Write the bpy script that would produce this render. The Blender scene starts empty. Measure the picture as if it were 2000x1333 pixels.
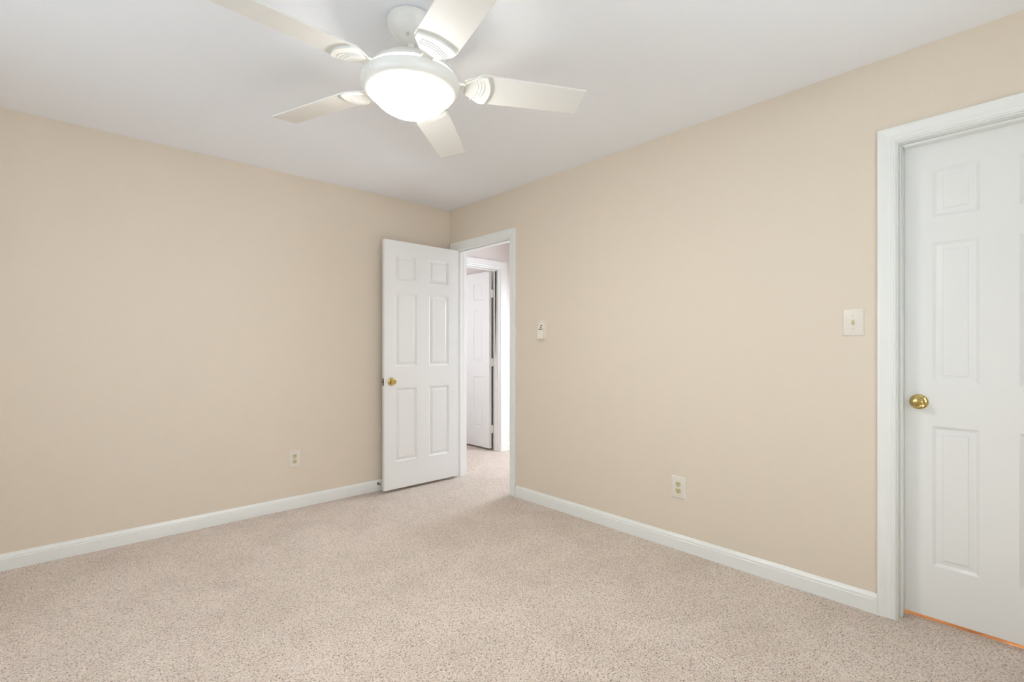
import bpy, bmesh, math, random
from mathutils import Vector, Matrix
random.seed(7)
C = bpy.context.scene
COL = C.collection
R = math.radians

# ------------------------------------------------------------------ camera, world, light, exposure
H = 2.44                      # ceiling height
XR = 2.658                    # room face of the right wall
YL = 3.725                    # room face of the left (far) wall
XW, YB = -0.85, -0.62         # unseen walls beside and behind the camera
WT = 0.115                    # wall thickness

cam_d = bpy.data.cameras.new('camera'); cam = bpy.data.objects.new('camera', cam_d); COL.objects.link(cam)
cam.location = (0, 0, 1.173)
cam.rotation_euler = (R(90), 0, math.atan2(1040, 960) - R(90))
cam_d.sensor_width = 36; cam_d.lens = 960/2000*36; cam_d.shift_y = 0.00675
cam_d.clip_start = 0.03; cam_d.clip_end = 100
C.camera = cam
C.view_settings.view_transform = 'Standard'; C.view_settings.look = 'None'
C.view_settings.gamma = 1.0; C.view_settings.exposure = 0.46
C.cycles.max_bounces = 16; C.cycles.diffuse_bounces = 10; C.cycles.glossy_bounces = 4
C.cycles.use_denoising = True
C.cycles.sample_clamp_indirect = 6.0
w = bpy.data.worlds.new('sky'); C.world = w; w.use_nodes = True
w.node_tree.nodes['Background'].inputs[0].default_value = (0.75, 0.87, 1, 1)
w.node_tree.nodes['Background'].inputs[1].default_value = 1.0

def area(name, loc, rot, sx, sy, power, col):
    d = bpy.data.lights.new(name, 'AREA'); d.shape = 'RECTANGLE'; d.size = sx; d.size_y = sy
    d.energy = power; d.color = col
    o = bpy.data.objects.new(name, d); COL.objects.link(o); o.location = loc; o.rotation_euler = rot
    return o
# daylight through the two windows of the room (walls beside and behind the camera)
area('window_daylight_back', (0.90, YB-0.08, 1.42), (R(90), 0, 0), 1.70, 1.26, 12, (0.72, 0.89, 1.0))
area('window_daylight_side', (XW-0.08, 1.75, 1.42), (R(90), 0, R(-90)), 1.70, 1.26, 9, (0.74, 0.90, 1.0))
# added fill: steep sunlight on the carpet below the frame, bouncing up to the ceiling
sd = bpy.data.lights.new('fill_sun', 'SUN'); sd.energy = 30.0; sd.color = (0.80, 0.92, 1.0); sd.angle = R(0.6)
fill_sun = bpy.data.objects.new('fill_sun', sd); COL.objects.link(fill_sun); fill_sun.location = (0.9, -6, 9)
fill_sun.rotation_euler = Vector((0.0, 0.47, -1.0)).to_track_quat('-Z', 'Y').to_euler()
# daylight of the hall and of the room beyond it
area('hall_daylight', (4.50, 3.20, 1.05), (R(60), 0, R(90)), 0.50, 1.6, 50, (0.84, 0.91, 1.0))
area('far_room_daylight', (2.40, 5.25, 1.50), (R(90), 0, R(-90)), 1.2, 1.4, 8.5, (0.94, 0.95, 1.0))
def point(name, loc, power, col, rad):
    d = bpy.data.lights.new(name, 'POINT'); d.energy = power; d.color = col; d.shadow_soft_size = rad
    o = bpy.data.objects.new(name, d); COL.objects.link(o); o.location = loc
    return o
point('closet_lamp', (3.90, 0.15, 2.1), 24, (1.0, 0.88, 0.70), 0.08)

# ------------------------------------------------------------------ materials
def srgb(r, g, b):
    f = lambda c: (c/255/12.92) if c/255 <= 0.04045 else ((c/255+0.055)/1.055)**2.4
    return (f(r), f(g), f(b), 1)
def mat(name, col, rough=0.5, metal=0.0, spec=0.5, bump=None, coat=0.0):
    m = bpy.data.materials.new(name); m.use_nodes = True
    nt = m.node_tree; p = nt.nodes['Principled BSDF']
    p.inputs['Base Color'].default_value = col; p.inputs['Roughness'].default_value = rough
    p.inputs['Metallic'].default_value = metal; p.inputs['Specular IOR Level'].default_value = spec
    p.inputs['Coat Weight'].default_value = coat
    if bump:
        sc, st, dist = bump
        tc = nt.nodes.new('ShaderNodeTexCoord'); nz = nt.nodes.new('ShaderNodeTexNoise')
        nz.inputs['Scale'].default_value = sc; nz.inputs['Detail'].default_value = 3
        bp = nt.nodes.new('ShaderNodeBump'); bp.inputs['Strength'].default_value = st; bp.inputs['Distance'].default_value = dist
        nt.links.new(tc.outputs['Object'], nz.inputs['Vector']); nt.links.new(nz.outputs['Fac'], bp.inputs['Height'])
        nt.links.new(bp.outputs['Normal'], p.inputs['Normal'])
    return m
M_WALL = mat('beige_wall_paint', srgb(221, 209, 193), 0.62, spec=0.3, bump=(160, 0.12, 0.002))
M_CEIL = mat('white_ceiling_paint', srgb(241, 243, 247), 0.8, spec=0.2, bump=(120, 0.1, 0.002))
M_HALL = mat('pale_hall_paint', srgb(224, 217, 213), 0.62, spec=0.3)
M_TRIM = mat('white_trim_paint', srgb(232, 233, 230), 0.32, spec=0.5)
M_DOOR = mat('white_door_paint', srgb(230, 230, 228), 0.38, spec=0.5, bump=(90, 0.05, 0.001))
M_FAN = mat('white_fan_enamel', srgb(238, 237, 233), 0.22, spec=0.5)
M_BLADE = mat('white_blade_finish', srgb(226, 224, 219), 0.34, spec=0.5)
M_BRASS = mat('polished_brass', srgb(206, 184, 122), 0.12, metal=1.0)
M_NICKEL = mat('brushed_nickel', srgb(150, 138, 122), 0.25, metal=1.0)
M_PLATE = mat('ivory_plate', srgb(226, 219, 208), 0.35)
M_ALMOND = mat('almond_plastic', srgb(205, 196, 158), 0.4)
M_REMOTE = mat('almond_remote_plastic', srgb(238, 232, 219), 0.4)
M_DARK = mat('dark_slot', srgb(48, 40, 26), 0.6)
M_BUTTON = mat('dark_button_rubber', srgb(62, 52, 40), 0.6)
M_RUBBER = mat('white_rubber', srgb(225, 222, 214), 0.7)
M_SCREW = mat('painted_screw', srgb(205, 200, 186), 0.4, metal=0.3)
M_HINGE = mat('painted_hinge', srgb(232, 230, 226), 0.35)

def carpet():
    m = bpy.data.materials.new('cut_pile_carpet'); m.use_nodes = True
    nt = m.node_tree; N = nt.nodes; L = nt.links; p = N['Principled BSDF']
    p.inputs['Roughness'].default_value = 0.95; p.inputs['Specular IOR Level'].default_value = 0.1
    p.inputs['Sheen Weight'].default_value = 0.25; p.inputs['Sheen Roughness'].default_value = 0.5
    tc = N.new('ShaderNodeTexCoord')
    wob = N.new('ShaderNodeTexNoise'); wob.inputs['Scale'].default_value = 60; wob.inputs['Detail'].default_value = 1
    L.new(tc.outputs['Object'], wob.inputs['Vector'])
    mixv = N.new('ShaderNodeMix'); mixv.data_type = 'VECTOR'; mixv.inputs['Factor'].default_value = 0.012
    L.new(tc.outputs['Object'], mixv.inputs['A']); L.new(wob.outputs['Color'], mixv.inputs['B'])
    vo = N.new('ShaderNodeTexVoronoi'); vo.inputs['Scale'].default_value = 135; vo.inputs['Randomness'].default_value = 1
    L.new(mixv.outputs['Result'], vo.inputs['Vector'])
    fine = N.new('ShaderNodeTexNoise'); fine.inputs['Scale'].default_value = 330; fine.inputs['Detail'].default_value = 2
    L.new(tc.outputs['Object'], fine.inputs['Vector'])
    # yarn tone: heathered tufts of two beige yarns; dark flecks paint in the shade between tufts
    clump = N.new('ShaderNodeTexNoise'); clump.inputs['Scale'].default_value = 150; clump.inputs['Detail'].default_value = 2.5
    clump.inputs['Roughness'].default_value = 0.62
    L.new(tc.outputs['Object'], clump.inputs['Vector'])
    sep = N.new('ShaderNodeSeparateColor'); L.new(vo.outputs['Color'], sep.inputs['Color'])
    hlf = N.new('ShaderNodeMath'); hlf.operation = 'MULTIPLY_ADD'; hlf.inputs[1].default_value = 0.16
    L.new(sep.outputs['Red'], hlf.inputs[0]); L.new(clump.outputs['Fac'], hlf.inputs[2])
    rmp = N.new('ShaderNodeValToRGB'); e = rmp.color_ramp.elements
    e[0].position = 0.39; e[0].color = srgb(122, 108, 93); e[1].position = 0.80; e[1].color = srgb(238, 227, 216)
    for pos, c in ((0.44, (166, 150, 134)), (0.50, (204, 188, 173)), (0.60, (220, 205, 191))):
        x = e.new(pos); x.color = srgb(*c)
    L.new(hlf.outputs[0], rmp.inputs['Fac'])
    # brushed pile: large soft patches where the nap lies the other way
    big = N.new('ShaderNodeTexNoise'); big.inputs['Scale'].default_value = 2.6; big.inputs['Detail'].default_value = 5
    big.inputs['Roughness'].default_value = 0.6; big.inputs['Distortion'].default_value = 0.8
    L.new(tc.outputs['Object'], big.inputs['Vector'])
    r2 = N.new('ShaderNodeValToRGB'); r2.color_ramp.elements[0].position = 0.35; r2.color_ramp.elements[0].color = (0.90, 0.89, 0.88, 1)
    r2.color_ramp.elements[1].position = 0.6; r2.color_ramp.elements[1].color = (1, 1, 1, 1)
    L.new(big.outputs['Fac'], r2.inputs['Fac'])
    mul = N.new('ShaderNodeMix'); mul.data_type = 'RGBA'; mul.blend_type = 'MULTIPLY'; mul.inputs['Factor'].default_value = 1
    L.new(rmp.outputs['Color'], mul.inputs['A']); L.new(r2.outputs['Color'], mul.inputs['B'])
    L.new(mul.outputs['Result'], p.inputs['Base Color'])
    inv = N.new('ShaderNodeMath'); inv.operation = 'MULTIPLY_ADD'; inv.inputs[1].default_value = -1; inv.inputs[2].default_value = 1
    L.new(vo.outputs['Distance'], inv.inputs[0])
    add = N.new('ShaderNodeMath'); add.operation = 'MULTIPLY_ADD'; add.inputs[1].default_value = 0.5
    L.new(fine.outputs['Fac'], add.inputs[0]); L.new(inv.outputs[0], add.inputs[2])
    bp = N.new('ShaderNodeBump'); bp.inputs['Strength'].default_value = 0.9; bp.inputs['Distance'].default_value = 0.006
    L.new(add.outputs[0], bp.inputs['Height']); L.new(bp.outputs['Normal'], p.inputs['Normal'])
    return m
M_CARPET = carpet()
def wood():
    m = bpy.data.materials.new('honey_oak_floor'); m.use_nodes = True
    nt = m.node_tree; N = nt.nodes; L = nt.links; p = N['Principled BSDF']; p.inputs['Roughness'].default_value = 0.6; p.inputs['Specular IOR Level'].default_value = 0.15
    tc = N.new('ShaderNodeTexCoord'); mp = N.new('ShaderNodeMapping'); mp.inputs['Scale'].default_value = (14, 1.2, 1)
    nz = N.new('ShaderNodeTexNoise'); nz.inputs['Scale'].default_value = 6; nz.inputs['Detail'].default_value = 6
    r = N.new('ShaderNodeValToRGB'); r.color_ramp.elements[0].position = 0.35; r.color_ramp.elements[0].color = srgb(150, 100, 62)
    r.color_ramp.elements[1].position = 0.65; r.color_ramp.elements[1].color = srgb(200, 148, 98)
    L.new(tc.outputs['Object'], mp.inputs['Vector']); L.new(mp.outputs['Vector'], nz.inputs['Vector'])
    L.new(nz.outputs['Fac'], r.inputs['Fac']); L.new(r.outputs['Color'], p.inputs['Base Color'])
    return m
M_WOOD = wood()
def glow(name, col, rim, strength):
    """frosted glass lit by a bulb behind its centre: brightest at the bottom of the bowl, dimmer at the rim"""
    m = bpy.data.materials.new(name); m.use_nodes = True; nt = m.node_tree; p = nt.nodes['Principled BSDF']
    tc = nt.nodes.new('ShaderNodeTexCoord'); sp = nt.nodes.new('ShaderNodeSeparateXYZ'); mr = nt.nodes.new('ShaderNodeMapRange')
    mr.interpolation_type = 'SMOOTHSTEP'
    mr.inputs['From Min'].default_value = 0.95; mr.inputs['From Max'].default_value = 0.25
    mr.inputs['To Min'].default_value = rim; mr.inputs['To Max'].default_value = strength
    nt.links.new(tc.outputs['Generated'], sp.inputs[0]); nt.links.new(sp.outputs['Z'], mr.inputs['Value'])
    nt.links.new(mr.outputs['Result'], p.inputs['Emission Strength'])
    p.inputs['Base Color'].default_value = (0.9, 0.88, 0.82, 1); p.inputs['Roughness'].default_value = 0.25
    p.inputs['Emission Color'].default_value = col
    return m
M_BOWL = glow('lit_frosted_glass', (0.99, 0.98, 0.95, 1), 3.0, 84)

# ------------------------------------------------------------------ helpers
def tag(o, label=None, cat=None, group=None, kind=None):
    for k, v in (('label', label), ('category', cat), ('group', group), ('kind', kind)):
        if v: o[k] = v
    return o
def empty(name, loc=(0, 0, 0), rz=0.0):
    o = bpy.data.objects.new(name, None); COL.objects.link(o); o.location = loc; o.rotation_euler = (0, 0, rz)
    o.empty_display_size = 0.05
    return o
def obj(name, bm, m, parent=None, smooth=None, bevel=None):
    bmesh.ops.remove_doubles(bm, verts=bm.verts, dist=1e-6)
    bmesh.ops.recalc_face_normals(bm, faces=bm.faces)
    me = bpy.data.meshes.new(name); bm.to_mesh(me); bm.free()
    o = bpy.data.objects.new(name, me); COL.objects.link(o); me.materials.append(m)
    if parent is not None: o.parent = parent
    if smooth is not None:
        for f in me.polygons: f.use_smooth = True
        me.set_sharp_from_angle(angle=R(smooth))
    if bevel:
        b = o.modifiers.new('bevel', 'BEVEL'); b.width = bevel; b.segments = 3; b.limit_method = 'ANGLE'; b.angle_limit = R(50)
        for f in me.polygons: f.use_smooth = True
        o.modifiers.new('wn', 'WEIGHTED_NORMAL').keep_sharp = True
    return o
def box(bm, x0, x1, y0, y1, z0, z1):
    v = [bm.verts.new((x, y, z)) for x in (x0, x1) for y in (y0, y1) for z in (z0, z1)]
    for f in ((0, 1, 3, 2), (4, 6, 7, 5), (0, 4, 5, 1), (2, 3, 7, 6), (0, 2, 6, 4), (1, 5, 7, 3)):
        bm.faces.new([v[i] for i in f])
def boxes(*bs):
    bm = bmesh.new()
    for b in bs: box(bm, *b)
    return bm
def lathe(bm, prof, n=48, M=None, caps=True):
    M = M or Matrix.Identity(4)
    rings = []
    for r, z in prof:
        if r < 1e-6: rings.append([bm.verts.new(M @ Vector((0, 0, z)))])
        else: rings.append([bm.verts.new(M @ Vector((r*math.cos(2*math.pi*k/n), r*math.sin(2*math.pi*k/n), z))) for k in range(n)])
    for a, b in zip(rings, rings[1:]):
        for k in range(n):
            q = (k+1) % n
            if len(a) == 1 and len(b) == 1: continue
            if len(a) == 1: bm.faces.new((a[0], b[k], b[q]))
            elif len(b) == 1: bm.faces.new((a[k], b[0], a[q]))
            else: bm.faces.new((a[k], b[k], b[q], a[q]))
    if caps:
        for r in (rings[0], rings[-1]):
            if len(r) > 2: bm.faces.new(r)
    return bm
def prism(bm, outline, z0, z1, M=None):
    M = M or Matrix.Identity(4)
    a = [bm.verts.new(M @ Vector((x, y, z0))) for x, y in outline]
    b = [bm.verts.new(M @ Vector((x, y, z1))) for x, y in outline]
    n = len(a)
    bm.faces.new(a); bm.faces.new(b)
    for k in range(n): bm.faces.new((a[k], a[(k+1) % n], b[(k+1) % n], b[k]))
def sweep(bm, profile, paths, f):
    """profile: list of (a, b); paths: function a -> list of 2D path points; f maps (p, b) to 3D"""
    rows = [[bm.verts.new(f(p, b)) for p in paths(a)] for a, b in profile]
    n = len(rows[0])
    for i in range(len(rows)):
        r0, r1 = rows[i], rows[(i+1) % len(rows)]
        for k in range(n-1): bm.faces.new((r0[k], r0[k+1], r1[k+1], r1[k]))
    bm.faces.new([r[0] for r in rows]); bm.faces.new([r[-1] for r in rows])
def axis_frame(p, d):
    return Matrix.Translation(p) @ Vector(d).to_track_quat('Z', 'Y').to_matrix().to_4x4()
def struct(name, bm, m, label, cat, **k):
    o = obj(name, bm, m, **k)
    return tag(o, label, cat, kind='structure')

# ------------------------------------------------------------------ openings (from the photograph)
D1 = (2.903, 3.630)          # doorway into the hall, in y
D2 = (-0.186, 0.429)         # doorway with the closed door, in y
DH = 2.056                   # head of the openings
YH = 4.178                   # hall wall facing the bedroom doorway
D3 = (2.950, 3.672)          # hall doorway, in x
XE = 4.60                    # end of the hall

# ------------------------------------------------------------------ setting
bm = bmesh.new()
box(bm, XW-WT, XR, YB-WT, YL+WT, -0.06, 0.0)
box(bm, XR, XR+0.106, D2[0]-0.03, D2[1]+0.03, -0.06, 0.0)
box(bm, XR, XE+WT, 1.20, 6.6, -0.06, 0.0)
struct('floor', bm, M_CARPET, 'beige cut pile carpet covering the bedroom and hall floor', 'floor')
bm = boxes((XR+0.106, 4.2, -0.80, 1.14, -0.06, -0.004))
struct('floor_wood', bm, M_WOOD, 'orange wood floor showing under the closed door', 'floor')
bm = boxes((XW-WT, XE+WT, -1.05, 6.7, H, H+0.06))
struct('ceiling', bm, M_CEIL, 'plain white ceiling above the fan', 'ceiling')

struct('wall_left', boxes((XW-WT, XR+0.001, YL, YL+WT, 0, H)), M_WALL, 'beige wall on the left with one outlet behind the open door', 'wall')
bm = bmesh.new()
J = 0.019                    # jamb board thickness
for y0, y1, z0 in ((YB-WT, D2[0]-J, 0), (D2[0]-J, D2[1]+J, DH+J), (D2[1]+J, D1[0]-J, 0), (D1[0]-J, D1[1]+J, DH+J), (D1[1]+J, YH+WT, 0)):
    box(bm, XR, XR+WT-0.002, y0, y1, z0, H)
struct('wall_right', bm, M_WALL, 'beige wall on the right with two doorways and a light switch', 'wall')
# hall side skin of the right wall
bm = bmesh.new()
for y0, y1, z0 in ((1.20, D1[0]-J, 0), (D1[0]-J, D1[1]+J, DH+J), (D1[1]+J, YH, 0)):
    box(bm, XR+WT-0.002, XR+WT, y0, y1, z0, H)
struct('wall_hall_side', bm, M_HALL, 'hall face of the wall around the bedroom doorway', 'wall')
# window walls behind and beside the camera
WB = (0.03, 1.77, 0.78, 2.06); WS = (0.88, 2.62, 0.78, 2.06)
bm = bmesh.new()
box(bm, XW-WT, WB[0], YB-WT, YB, 0, H); box(bm, WB[1], XR, YB-WT, YB, 0, H)
box(bm, WB[0], WB[1], YB-WT, YB, 0, WB[2]); box(bm, WB[0], WB[1], YB-WT, YB, WB[3], H)
struct('wall_back', bm, M_WALL, 'beige wall with a window behind the camera', 'wall')
bm = bmesh.new()
box(bm, XW-WT, XW, YB, WS[0], 0, H); box(bm, XW-WT, XW, WS[1], YL, 0, H)
box(bm, XW-WT, XW, WS[0], WS[1], 0, WS[2]); box(bm, XW-WT, XW, WS[0], WS[1], WS[3], H)
struct('wall_side', bm, M_WALL, 'beige wall with a window to the left of the camera', 'wall')
def window(n, f, s0, s1, z0, z1, label):
    bm = bmesh.new()
    t = 0.05
    for a0, a1, c0, c1 in ((s0, s0+t, z0, z1), (s1-t, s1, z0, z1), (s0+t, s1-t, z0, z0+t), (s0+t, s1-t, z1-t, z1), (s0+t, s1-t, (z0+z1)/2-0.02, (z0+z1)/2+0.02), ((s0+s1)/2-0.03, (s0+s1)/2+0.03, z0+t, z1-t)):
        P = [f(a0, 0.0), f(a1, 0.03)]
        xs = sorted((P[0][0], P[1][0])); ys = sorted((P[0][1], P[1][1]))
        box(bm, xs[0], xs[1], ys[0], ys[1], c0, c1)
    return struct(n, bm, M_TRIM, label, 'window')
window('window_1', lambda s, d: (s, YB-0.05+d), *WB, 'white sash window in the wall behind the camera')
window('window_2', lambda s, d: (XW-0.05+d, s), *WS, 'white sash window in the wall left of the camera')
# hall and the rooms beyond
bm = bmesh.new()
box(bm, XR+WT, D3[0]-J, YH, YH+WT, 0, H); box(bm, D3[1]+J, XE+WT, YH, YH+WT, 0, H); box(bm, D3[0]-J, D3[1]+J, YH, YH+WT, DH+J, H)
struct('wall_hall', bm, M_HALL, 'pale hall wall seen through the open doorway', 'wall')
struct('wall_hall_end', boxes((XE, XE+WT, 1.20, YH, 0, H), (XR+WT, XE+WT, 1.14, 1.20, 0, H)), M_HALL, 'pale walls closing the hall', 'wall')
struct('wall_far_room', boxes((2.1, 2.2, YL+WT, 6.6, 0, H), (2.2, XE+WT, 6.5, 6.6, 0, H), (3.735, 3.835, YH+WT, 6.5, 0, H)), M_HALL, 'pale walls of the room beyond the hall door, one added to darken the hinge gap', 'wall')  # last box is an added wall beside the slab, blocking light from the hinge gap
struct('wall_closet', boxes((4.2, 4.3, -0.80, 1.14, 0, H), (XR+WT, 4.3, -0.9, -0.80, 0, H)), M_HALL, 'pale walls of the space behind the closed door', 'wall')

BASE = [(0.0, 0.0), (0.0, 0.016), (0.060, 0.016), (0.0625, 0.0118), (0.0660, 0.0125), (0.0705, 0.0125), (0.076, 0.0095), (0.081, 0.0062), (0.085, 0.0045), (0.087, 0.0030), (0.087, 0.0)]
def baseboard(name, f, s0, s1, label):
    bm = bmesh.new()
    sweep(bm, BASE, lambda a: [(s0, a), (s1, a)], f)
    return struct(name, bm, M_TRIM, label, 'baseboard')
baseboard('baseboard_left', lambda p, b: (p[0], YL-b, p[1]), XW, XR, 'white baseboard along the left wall')
baseboard('baseboard_right', lambda p, b: (XR-b, p[0], p[1]), 0.4995, 2.827, 'white baseboard along the right wall between the two doorways')
baseboard('baseboard_hall', lambda p, b: (p[0], YH-b, p[1]), 3.768, XE, 'white baseboard of the hall wall')

CASING = [(0, 0), (0, 0.009), (0.003, 0.0115), (0.007, 0.0115), (0.0095, 0.0085), (0.013, 0.009), (0.017, 0.0115), (0.030, 0.0125), (0.044, 0.016), (0.054, 0.018), (0.062, 0.018), (0.065, 0.015), (0.065, 0)]
def casing(bm, s0, s1, h, f, k=1.0, ks=None):
    """mitred casing round an opening s0..s1; ks scales the leg at s1"""
    ks = k if ks is None else ks
    sweep(bm, CASING, lambda a: [(s0-a*k, 0.0), (s0-a*k, h+a*k), (s1+a*ks, h+a*k), (s1+a*ks, 0.0)], f)
RV = 0.005                   # reveal between jamb edge and casing
def frame_y(name, y0, y1, label, k, ks, stop_x):
    """door frame in the right wall: casing on the room side, jamb and stop inside"""
    bm = bmesh.new()
    casing(bm, y0-RV, y1+RV, DH+RV, lambda p, b: (XR-b, p[0], p[1]), k, ks)
    if y0 > 1: casing(bm, y0-RV, y1+RV, DH+RV, lambda p, b: (XR+WT+b, p[0], p[1]), k, ks)
    t = struct(name, bm, M_TRIM, label, 'door frame')
    bm = boxes((XR-0.0005, XR+WT+0.0005, y0-J, y0, 0, DH+J), (XR-0.0005, XR+WT+0.0005, y1, y1+J, 0, DH+J), (XR-0.0005, XR+WT+0.0005, y0, y1, DH, DH+J))
    obj('jamb', bm, M_TRIM, t)
    a, b = stop_x
    obj('door_stop_strip', boxes((a, b, y0, y0+0.011, 0, DH), (a, b, y1-0.011, y1, 0, DH), (a, b, y0+0.011, y1-0.011, DH-0.011, DH)), M_TRIM, t, bevel=0.002)
    return t
T1 = frame_y('trim_1', D1[0], D1[1], 'white casing and jamb of the open doorway to the hall', 1.0, 1.0, (XR+0.040, XR+0.075))
bm = boxes((XR+0.008, XR+0.032, D1[0]-0.0005, D1[0]+0.0012, 0.875, 0.932), (XR+0.034, XR+0.036, D1[0]-0.0005, D1[0]+0.0016, 0.875, 0.932))
tag(obj('strike_plate', bm, M_BRASS, T1), 'dull brass strike plate')
T2 = frame_y('trim_2', D2[0], D2[1], 'white casing and jamb around the closed door at right', 1.0, 1.0, (XR+0.040, XR+0.0785))
bm = bmesh.new()
casing(bm, D3[0]-RV, D3[1]+RV, DH+RV, lambda p, b: (p[0], YH-b, p[1]), 1.36, 1.36)
T3 = struct('trim_3', bm, M_TRIM, 'white casing of the further doorway across the hall', 'door frame')
obj('jamb', boxes((D3[0]-J, D3[0], YH-0.0005, YH+WT, 0, DH+J), (D3[1], D3[1]+J, YH-0.0005, YH+WT, 0, DH+J), (D3[0], D3[1], YH-0.0005, YH+WT, DH, DH+J)), M_TRIM, T3)
obj('door_stop_strip', boxes((D3[0], D3[0]+0.011, YH+0.04, YH+0.075, 0, DH), (D3[1]-0.011, D3[1], YH+0.04, YH+0.075, 0, DH), (D3[0]+0.011, D3[1]-0.011, YH+0.04, YH+0.075, DH-0.011, DH)), M_TRIM, T3, bevel=0.002)

# ------------------------------------------------------------------ six panel doors
ZC = [0.0, 0.218, 0.820, 0.998, 1.602, 1.706, 1.912]      # panel edges above the slab's foot
def slab(w, h, stile, mull, t=0.035):
    pw = (w-2*stile-mull)/2
    xs = [0, stile, stile+pw, stile+pw+mull, w-stile, w]
    zs = ZC + [h]
    bm = bmesh.new()
    rings = ((0.0, 0.0), (0.004, 0.0025), (0.013, 0.0095), (0.017, 0.0105), (0.035, 0.0045), (0.0365, 0.0018))
    for y, s in ((0.0, 1), (t, -1)):
        for i in range(5):
            for j in range(7):
                x0, x1, z0, z1 = xs[i], xs[i+1], zs[j], zs[j+1]
                if i in (1, 3) and j in (1, 3, 5):
                    prev = None
                    for ins, dep in rings:
                        q = [bm.verts.new((a, y+s*dep, b)) for a, b in ((x0+ins, z0+ins), (x1-ins, z0+ins), (x1-ins, z1-ins), (x0+ins, z1-ins))]
                        if prev:
                            for k in range(4): bm.faces.new((prev[k], prev[(k+1) % 4], q[(k+1) % 4], q[k]))
                        prev = q
                    bm.faces.new(prev)
                else:
                    bm.faces.new([bm.verts.new((a, y, b)) for a, b in ((x0, z0), (x1, z0), (x1, z1), (x0, z1))])
    for i in range(5):
        for z in (0, h): bm.faces.new([bm.verts.new((a, b, z)) for a, b in ((xs[i], 0), (xs[i+1], 0), (xs[i+1], t), (xs[i], t))])
    for j in range(7):
        for x in (0, w): bm.faces.new([bm.verts.new((x, b, c)) for b, c in ((0, zs[j]), (t, zs[j]), (t, zs[j+1]), (0, zs[j+1]))])
    return bm
def knob(parent, p, d, k=1.0):
    """brass knob: rosette, neck and ball, axis d"""
    F = axis_frame(p, d)
    kn = obj('knob', lathe(bmesh.new(), [(r*k, z*k) for r, z in [(0.0, 0.008), (0.0125, 0.008), (0.0112, 0.018), (0.0120, 0.026), (0.0175, 0.030), (0.0208, 0.036), (0.0214, 0.042), (0.0203, 0.048), (0.0180, 0.0520), (0.0163, 0.0525), (0.0150, 0.0510), (0.0, 0.0525)]], 40, F), M_BRASS, parent, smooth=40)
    tag(kn, 'polished brass door knob')
    obj('rosette', lathe(bmesh.new(), [(r*k, z*k) for r, z in [(0.0, 0.0), (0.0325, 0.0), (0.0325, 0.003), (0.030, 0.006), (0.022, 0.009), (0.0185, 0.0095), (0.017, 0.008), (0.0, 0.008)]], 40, F), M_BRASS, kn, smooth=40)
    return kn
def door(name, w, h, stile, mull, loc, rz, label):
    d = empty(name, loc, rz)
    tag(d, label, 'door', kind='structure')
    obj('door_slab', slab(w, h, stile, mull), M_DOOR, d, bevel=0.0012)
    return d
DS = 2.028
# door 1: stands open at right angles to the right wall, hinged beside the corner
X0, Y0 = 1.919, 3.587
d1 = door('door_1', 0.728, DS, 0.096, 0.116, (X0, Y0, 0.022), 0, 'white six panel door standing open in front of the left wall')
knob(d1, (0.062, 0, 0.877), (0, -1, 0)); 
kb = knob(d1, (0.062, 0.035, 0.877), (0, 1, 0), 0.92)
lp = obj('latch_plate', boxes((-0.0012, 0.001, 0.006, 0.029, 0.847, 0.905)), M_NICKEL, d1)
tag(lp, 'small metal latch plate on the door edge')
obj('latch_bolt', boxes((-0.010, 0.0, 0.011, 0.024, 0.868, 0.884)), M_NICKEL, lp, bevel=0.002)
for z in (0.20, 1.0, 1.82):
    hg = obj('hinge', lathe(bmesh.new(), [(0, -0.045), (0.0055, -0.045), (0.0055, 0.045), (0, 0.045)], 16, Matrix.Translation((0.7335, 0.040, z))), M_HINGE, d1, smooth=40)
# door 2: closed, flush with the far side of the wall
d2 = door('door_2', D2[1]-D2[0]-0.005, DS, 0.100, 0.108, (XR+0.080, D2[1]-0.0025, 0.022), R(-90), 'closed white six panel door with brass knob at right')
knob(d2, (0.058, 0, 0.918), (0, -1, 0), 1.0)
# door 3: across the hall, open into the room beyond
d3 = door('door_3', 0.70, DS, 0.105, 0.110, (3.650, YH+WT+0.008, 0.022), R(90), 'white six panel door standing ajar across the hall')
for z in (0.22, 0.985, 1.775):
    hg = obj('hinge', boxes((-0.006, -0.003, -0.026, 0.030, z-0.045, z+0.045)), M_HINGE, d3)
    obj('hinge_pin', lathe(bmesh.new(), [(0, -0.046), (0.006, -0.046), (0.006, 0.046), (0, 0.046)], 16, Matrix.Translation((-0.007, -0.010, z))), M_HINGE, hg, smooth=40)

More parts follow.
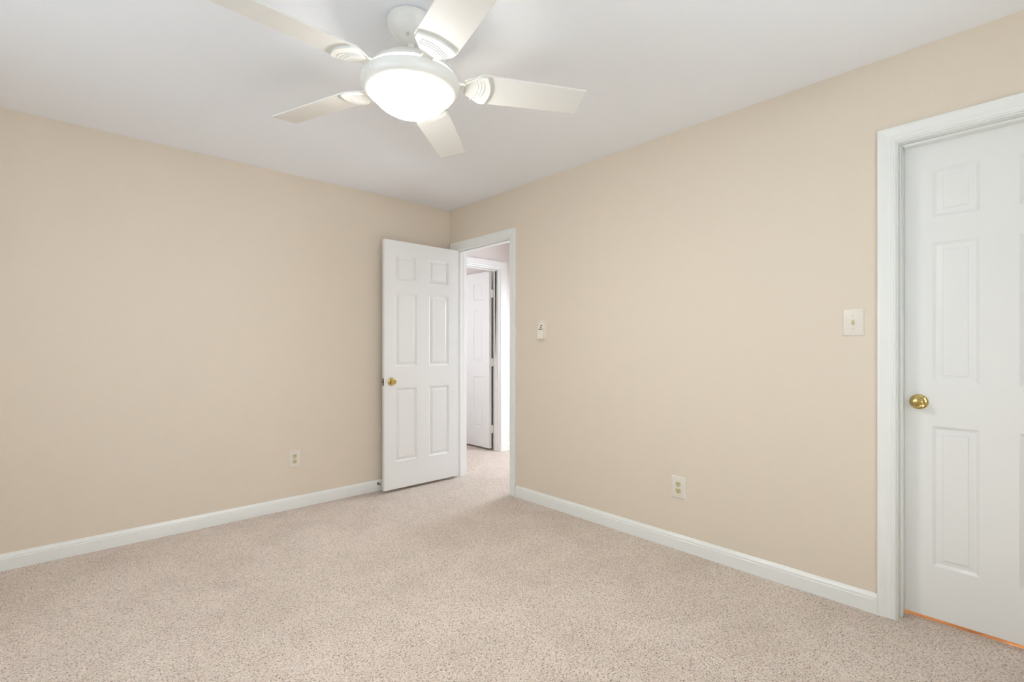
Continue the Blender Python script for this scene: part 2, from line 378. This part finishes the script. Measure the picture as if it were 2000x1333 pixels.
# ------------------------------------------------------------------ wall plates
def plate_mesh(w, h, t=0.0065, e=0.006):
    bm = bmesh.new()
    pts = ((w/2, 0), (w/2, t*0.35), (w/2-e*0.5, t*0.8), (w/2-e, t))
    rows = []
    for hw, z in pts:
        hh = hw - w/2 + h/2
        rows.append([bm.verts.new((a*hw, -z, b*hh)) for a, b in ((-1, -1), (1, -1), (1, 1), (-1, 1))])
    for a, b in zip(rows, rows[1:]):
        for k in range(4): bm.faces.new((a[k], a[(k+1) % 4], b[(k+1) % 4], b[k]))
    bm.faces.new(rows[0]); bm.faces.new(rows[-1])
    return bm
T = 0.0065
def outlet(loc, rz, w, h, label):
    """duplex outlet; local -y faces the room"""
    o = empty('wall_outlet', loc, rz); tag(o, label, 'outlet', 'duplex wall outlets')
    obj('cover_plate', plate_mesh(w, h), M_PLATE, o, smooth=25)
    for s in (1, -1):
        cz = s*0.0195
        ol = []
        for k in range(32):
            a = 2*math.pi*k/32
            ol.append((0.0172*math.cos(a), max(-0.0142, min(0.0142, 0.0172*math.sin(a)))))
        bm = bmesh.new(); prism(bm, ol, T-0.001, T+0.0022, Matrix.Translation((0, 0, cz)) @ Matrix.Rotation(R(90), 4, 'X'))
        rc = tag(obj('receptacle', bm, M_ALMOND, o, bevel=0.0006), 'yellowish almond receptacle')
        bm = bmesh.new()
        y0, y1 = -(T+0.0027), -(T+0.001)
        box(bm, -0.0078, -0.0052, y0, y1, cz-0.0005, cz+0.0085); box(bm, 0.0052, 0.0078, y0, y1, cz+0.0005, cz+0.0080)
        lathe(bm, [(0, 0), (0.0028, 0), (0.0028, 0.0017), (0, 0.0017)], 16, axis_frame((0, y1, cz-0.0072), (0, -1, 0)))
        obj('slots', bm, M_DARK, rc)
    obj('screw', lathe(bmesh.new(), [(0, 0), (0.0032, 0), (0.0028, 0.0012), (0, 0.0014)], 20, axis_frame((0, -T, 0), (0, -1, 0))), M_SCREW, o, smooth=40)
    return o
outlet((1.2705, YL, 0.361), 0, 0.082, 0.122, 'ivory wall outlet low on the left wall beside the open door')
outlet((XR, 1.446, 0.360), R(-90), 0.089, 0.128, 'ivory wall outlet low on the right wall between the doorways')
sw = empty('light_switch', (XR, 0.590, 1.289), R(-90)); tag(sw, 'ivory toggle light switch plate beside the closed door', 'light switch')
obj('cover_plate', plate_mesh(0.083, 0.123), M_PLATE, sw, smooth=25)
bm = bmesh.new(); box(bm, -0.0055, 0.0055, -T-0.0008, -T+0.001, -0.012, 0.012)
obj('toggle_slot', bm, M_ALMOND, sw)
bm = bmesh.new()
M = Matrix.Translation((0, -T, 0)) @ Matrix.Rotation(R(28), 4, 'X')
prism(bm, [(-0.0046, -0.005), (0.0046, -0.005), (0.0042, 0.005), (-0.0042, 0.005)], 0, 0.013, M @ Matrix.Rotation(R(90), 4, 'X'))
tag(obj('toggle', bm, M_ALMOND, sw, bevel=0.0008), 'almond toggle lever')
for s in (1, -1):
    obj('screw', lathe(bmesh.new(), [(0, 0), (0.0032, 0), (0.0028, 0.0012), (0, 0.0014)], 20, axis_frame((0, -T, s*0.030), (0, -1, 0))), M_SCREW, sw, smooth=40)

# fan remote in its wall cradle (local -y faces the room)
PW = 0.060
hold = empty('remote_cradle', (XR, 2.535, 1.2365), R(-90)); tag(hold, 'almond plastic wall cradle holding the fan remote', 'remote holder')
def side_prism(bm, prof, x0, x1):
    a = [bm.verts.new((x0, -y, z)) for y, z in prof]; b = [bm.verts.new((x1, -y, z)) for y, z in prof]
    n = len(a); bm.faces.new(a); bm.faces.new(b)
    for k in range(n): bm.faces.new((a[k], a[(k+1) % n], b[(k+1) % n], b[k]))
bm = bmesh.new(); box(bm, -0.033, 0.033, -0.003, 0, 0, 0.140)
obj('back_plate', bm, M_REMOTE, hold, bevel=0.001)
SP = [(0.002, 0.0), (0.024, 0.0), (0.030, 0.006), (0.029, 0.060), (0.012, 0.138), (0.002, 0.140)]
bm = bmesh.new(); side_prism(bm, SP, 0.0295, 0.033)
side_prism(bm, SP, -0.033, -0.0295); box(bm, -0.0310, 0.0310, -0.0255, -0.0025, 0.0004, 0.0036)
obj('cradle_rim', bm, M_REMOTE, hold, bevel=0.001)
rem = empty('fan_remote', (XR, 2.535, 1.2405), R(-90)); tag(rem, 'almond fan remote control with dark buttons sitting in the wall cradle', 'remote control')
bm = bmesh.new(); side_prism(bm, [(0.004, 0.0005), (0.026, 0.0005), (0.032, 0.008), (0.032, 0.066), (0.0155, 0.128), (0.004, 0.131)], -0.029, 0.029)
obj('remote_body', bm, M_REMOTE, rem, bevel=0.002)
sl = Vector((0, -(0.0155-0.032), 0.128-0.066)).normalized(); nn = Vector((0, -sl.z, sl.y))
def on_face(u, v, x0, x1, name, dep=0.0016):
    """button on the sloped face, v metres up the slope"""
    o = Vector((0, -0.032, 0.066)); bm = bmesh.new(); vs = []
    for e in (-0.0006, dep):
        vs.append([bm.verts.new(Vector((x, 0, 0)) + o + sl*s + nn*e) for x, s in ((x0, u), (x1, u), (x1, v), (x0, v))])
    bm.faces.new(vs[0]); bm.faces.new(vs[1])
    for k in range(4): bm.faces.new((vs[0][k], vs[0][(k+1) % 4], vs[1][(k+1) % 4], vs[1][k]))
    return tag(obj(name, bm, M_BUTTON, rem), 'dark button')
on_face(0.003, 0.0085, -0.020, 0.020, 'button_bar'); on_face(0.0165, 0.0225, -0.007, 0.008, 'button'); on_face(0.030, 0.037, -0.007, 0.009, 'button')

# door stop on the baseboard behind the open door (axis -y)
ds = empty('door_bumper', (1.930, YL-0.0105, 0.056)); tag(ds, 'nickel door stop screwed to the left baseboard behind the open door', 'door stop')
obj('flange', lathe(bmesh.new(), [(0, -0.003), (0.013, -0.003), (0.013, 0.002), (0.009, 0.006), (0, 0.006)], 24, axis_frame((0, 0, 0), (0, -1, 0))), M_NICKEL, ds, smooth=40)
obj('rod', lathe(bmesh.new(), [(0, 0.005), (0.0055, 0.005), (0.0045, 0.012), (0.0045, 0.062), (0.0065, 0.064), (0, 0.065)], 24, axis_frame((0, 0, 0), (0, -1, 0))), M_NICKEL, ds, smooth=40)
obj('rubber_tip', lathe(bmesh.new(), [(0, 0.064), (0.0085, 0.064), (0.009, 0.078), (0.006, 0.084), (0, 0.084)], 24, axis_frame((0, 0, 0), (0, -1, 0))), M_RUBBER, ds, smooth=40)

# ------------------------------------------------------------------ ceiling fan
FX, FY = 1.0015, 1.661
fan = empty('ceiling_fan', (FX, FY, H)); tag(fan, 'white five blade ceiling fan with a lit frosted glass bowl', 'ceiling fan')
cn = obj('canopy', lathe(bmesh.new(), [(0, 0), (0.080, 0), (0.080, -0.005), (0.0895, -0.005), (0.091, -0.008), (0.0905, -0.020), (0.086, -0.036), (0.076, -0.054), (0.062, -0.071), (0.047, -0.085), (0.034, -0.093), (0.022, -0.096), (0, -0.096)], 64), M_FAN, fan, smooth=35)
th = math.atan2(-FY, -FX) - R(14)
obj('canopy_screw', lathe(bmesh.new(), [(0, -0.004), (0.006, -0.004), (0.006, 0.004), (0.004, 0.006), (0, 0.006)], 20, axis_frame((0.050*math.cos(th), 0.050*math.sin(th), -0.083), (math.cos(th), math.sin(th), -0.9))), M_SCREW, cn, smooth=40)
obj('downrod', lathe(bmesh.new(), [(0, -0.095), (0.0135, -0.090), (0.0135, -0.150), (0.024, -0.152), (0.026, -0.172), (0, -0.172)], 32), M_FAN, fan, smooth=40)
obj('motor_housing', lathe(bmesh.new(), [(0, -0.166), (0.040, -0.166), (0.085, -0.170), (0.120, -0.178), (0.148, -0.192), (0.166, -0.209), (0.174, -0.221), (0.176, -0.228), (0.172, -0.232), (0.10, -0.232), (0, -0.232)], 96), M_FAN, fan, smooth=35)
ring = obj('light_ring', lathe(bmesh.new(), [(0.172, -0.240), (0.184, -0.240), (0.188, -0.243), (0.189, -0.252), (0.187, -0.264), (0.181, -0.276), (0.172, -0.284), (0.165, -0.286), (0.1625, -0.283), (0.1625, -0.270), (0.172, -0.262), (0.172, -0.240)], 96, caps=False), M_FAN, fan, smooth=35)
obj('hub_core', lathe(bmesh.new(), [(0, -0.231), (0.150, -0.231), (0.150, -0.250), (0, -0.250)], 64), M_FAN, fan, smooth=35)
for dth in (-R(50), R(70), R(190)):
    a = math.atan2(-FY, -FX) + dth
    obj('ring_screw', lathe(bmesh.new(), [(0, -0.003), (0.0075, -0.003), (0.0075, 0.002), (0.005, 0.0045), (0, 0.005)], 20, axis_frame((0.187*math.cos(a), 0.187*math.sin(a), -0.258), (math.cos(a), math.sin(a), 0))), M_FAN, ring, smooth=40)
RC = (0.163**2 + 0.092**2)/(2*0.092); A0 = math.asin(0.163/RC)
bowl = [(RC*math.sin(A0*(1-t/20)), -0.279 - 0.092 + RC*(1-math.cos(A0*(1-t/20)))) for t in range(20)] + [(0, -0.371)]
obj('glass_bowl', lathe(bmesh.new(), bowl, 96, caps=False), M_BOWL, fan, smooth=60)
yaw = cam.rotation_euler.z
PITCH = R(12)
SGN = -1
for k in range(5):
    ang = R(11 + 72*k) + yaw
    Mz = Matrix.Rotation(ang, 4, 'Z')
    Mp = Mz @ Matrix.Translation((0, 0, -0.240)) @ Matrix.Translation((0.2, 0, 0)) @ Matrix.Rotation(R(1.6), 4, 'Y') @ Matrix.Translation((-0.2, 0, 0)) @ Matrix.Rotation(SGN*PITCH, 4, 'X')
    ol = [(0.205, -0.034), (0.272, -0.078), (0.690, -0.067), (0.684, 0.070), (0.272, 0.078), (0.205, 0.034)]
    bm = bmesh.new(); prism(bm, ol, 0.0, 0.0065, Mp)
    b = obj('blade', bm, M_BLADE, fan, bevel=0.0018)
    bm = bmesh.new()
    arc = [(0.292 + 0.018*math.cos(math.pi*(i/8-0.5)), 0.071*(i/8*2-1)) for i in range(9)]
    prism(bm, [(0.210, -0.029), (0.268, -0.071)] + arc + [(0.268, 0.071), (0.210, 0.029)], -0.008, 0.0, Mp)
    for q in range(3):                       # three curved ridges of the medallion
        pts = [(0.232+0.012*q + 0.045*(1-(t/10)**1.3) * (t/10) * 1.2 + 0.018*(t/10), 0.052-0.012*0 - 0.105*(t/10)) for t in range(11)]
        for (xa, ya), (xb, yb) in zip(pts, pts[1:]):
            n = Vector((yb-ya, xa-xb)).normalized()*0.0016
            prism(bm, [(xa-n.x, ya-n.y), (xa+n.x, ya+n.y), (xb+n.x, yb+n.y), (xb-n.x, yb-n.y)], -0.0098, -0.0078, Mp)
    bi = obj('blade_bracket', bm, M_FAN, b, bevel=0.0012)
    bm = bmesh.new(); prism(bm, [(0.150, -0.024), (0.214, -0.020), (0.214, 0.020), (0.150, 0.024)], -0.006, 0.005, Mz @ Matrix.Translation((0, 0, -0.238)))
    obj('bracket_arm', bm, M_FAN, bi, bevel=0.002)
point('fan_bulb', (FX, FY, H-0.262), 1.5, (1.0, 0.82, 0.58), 0.03)
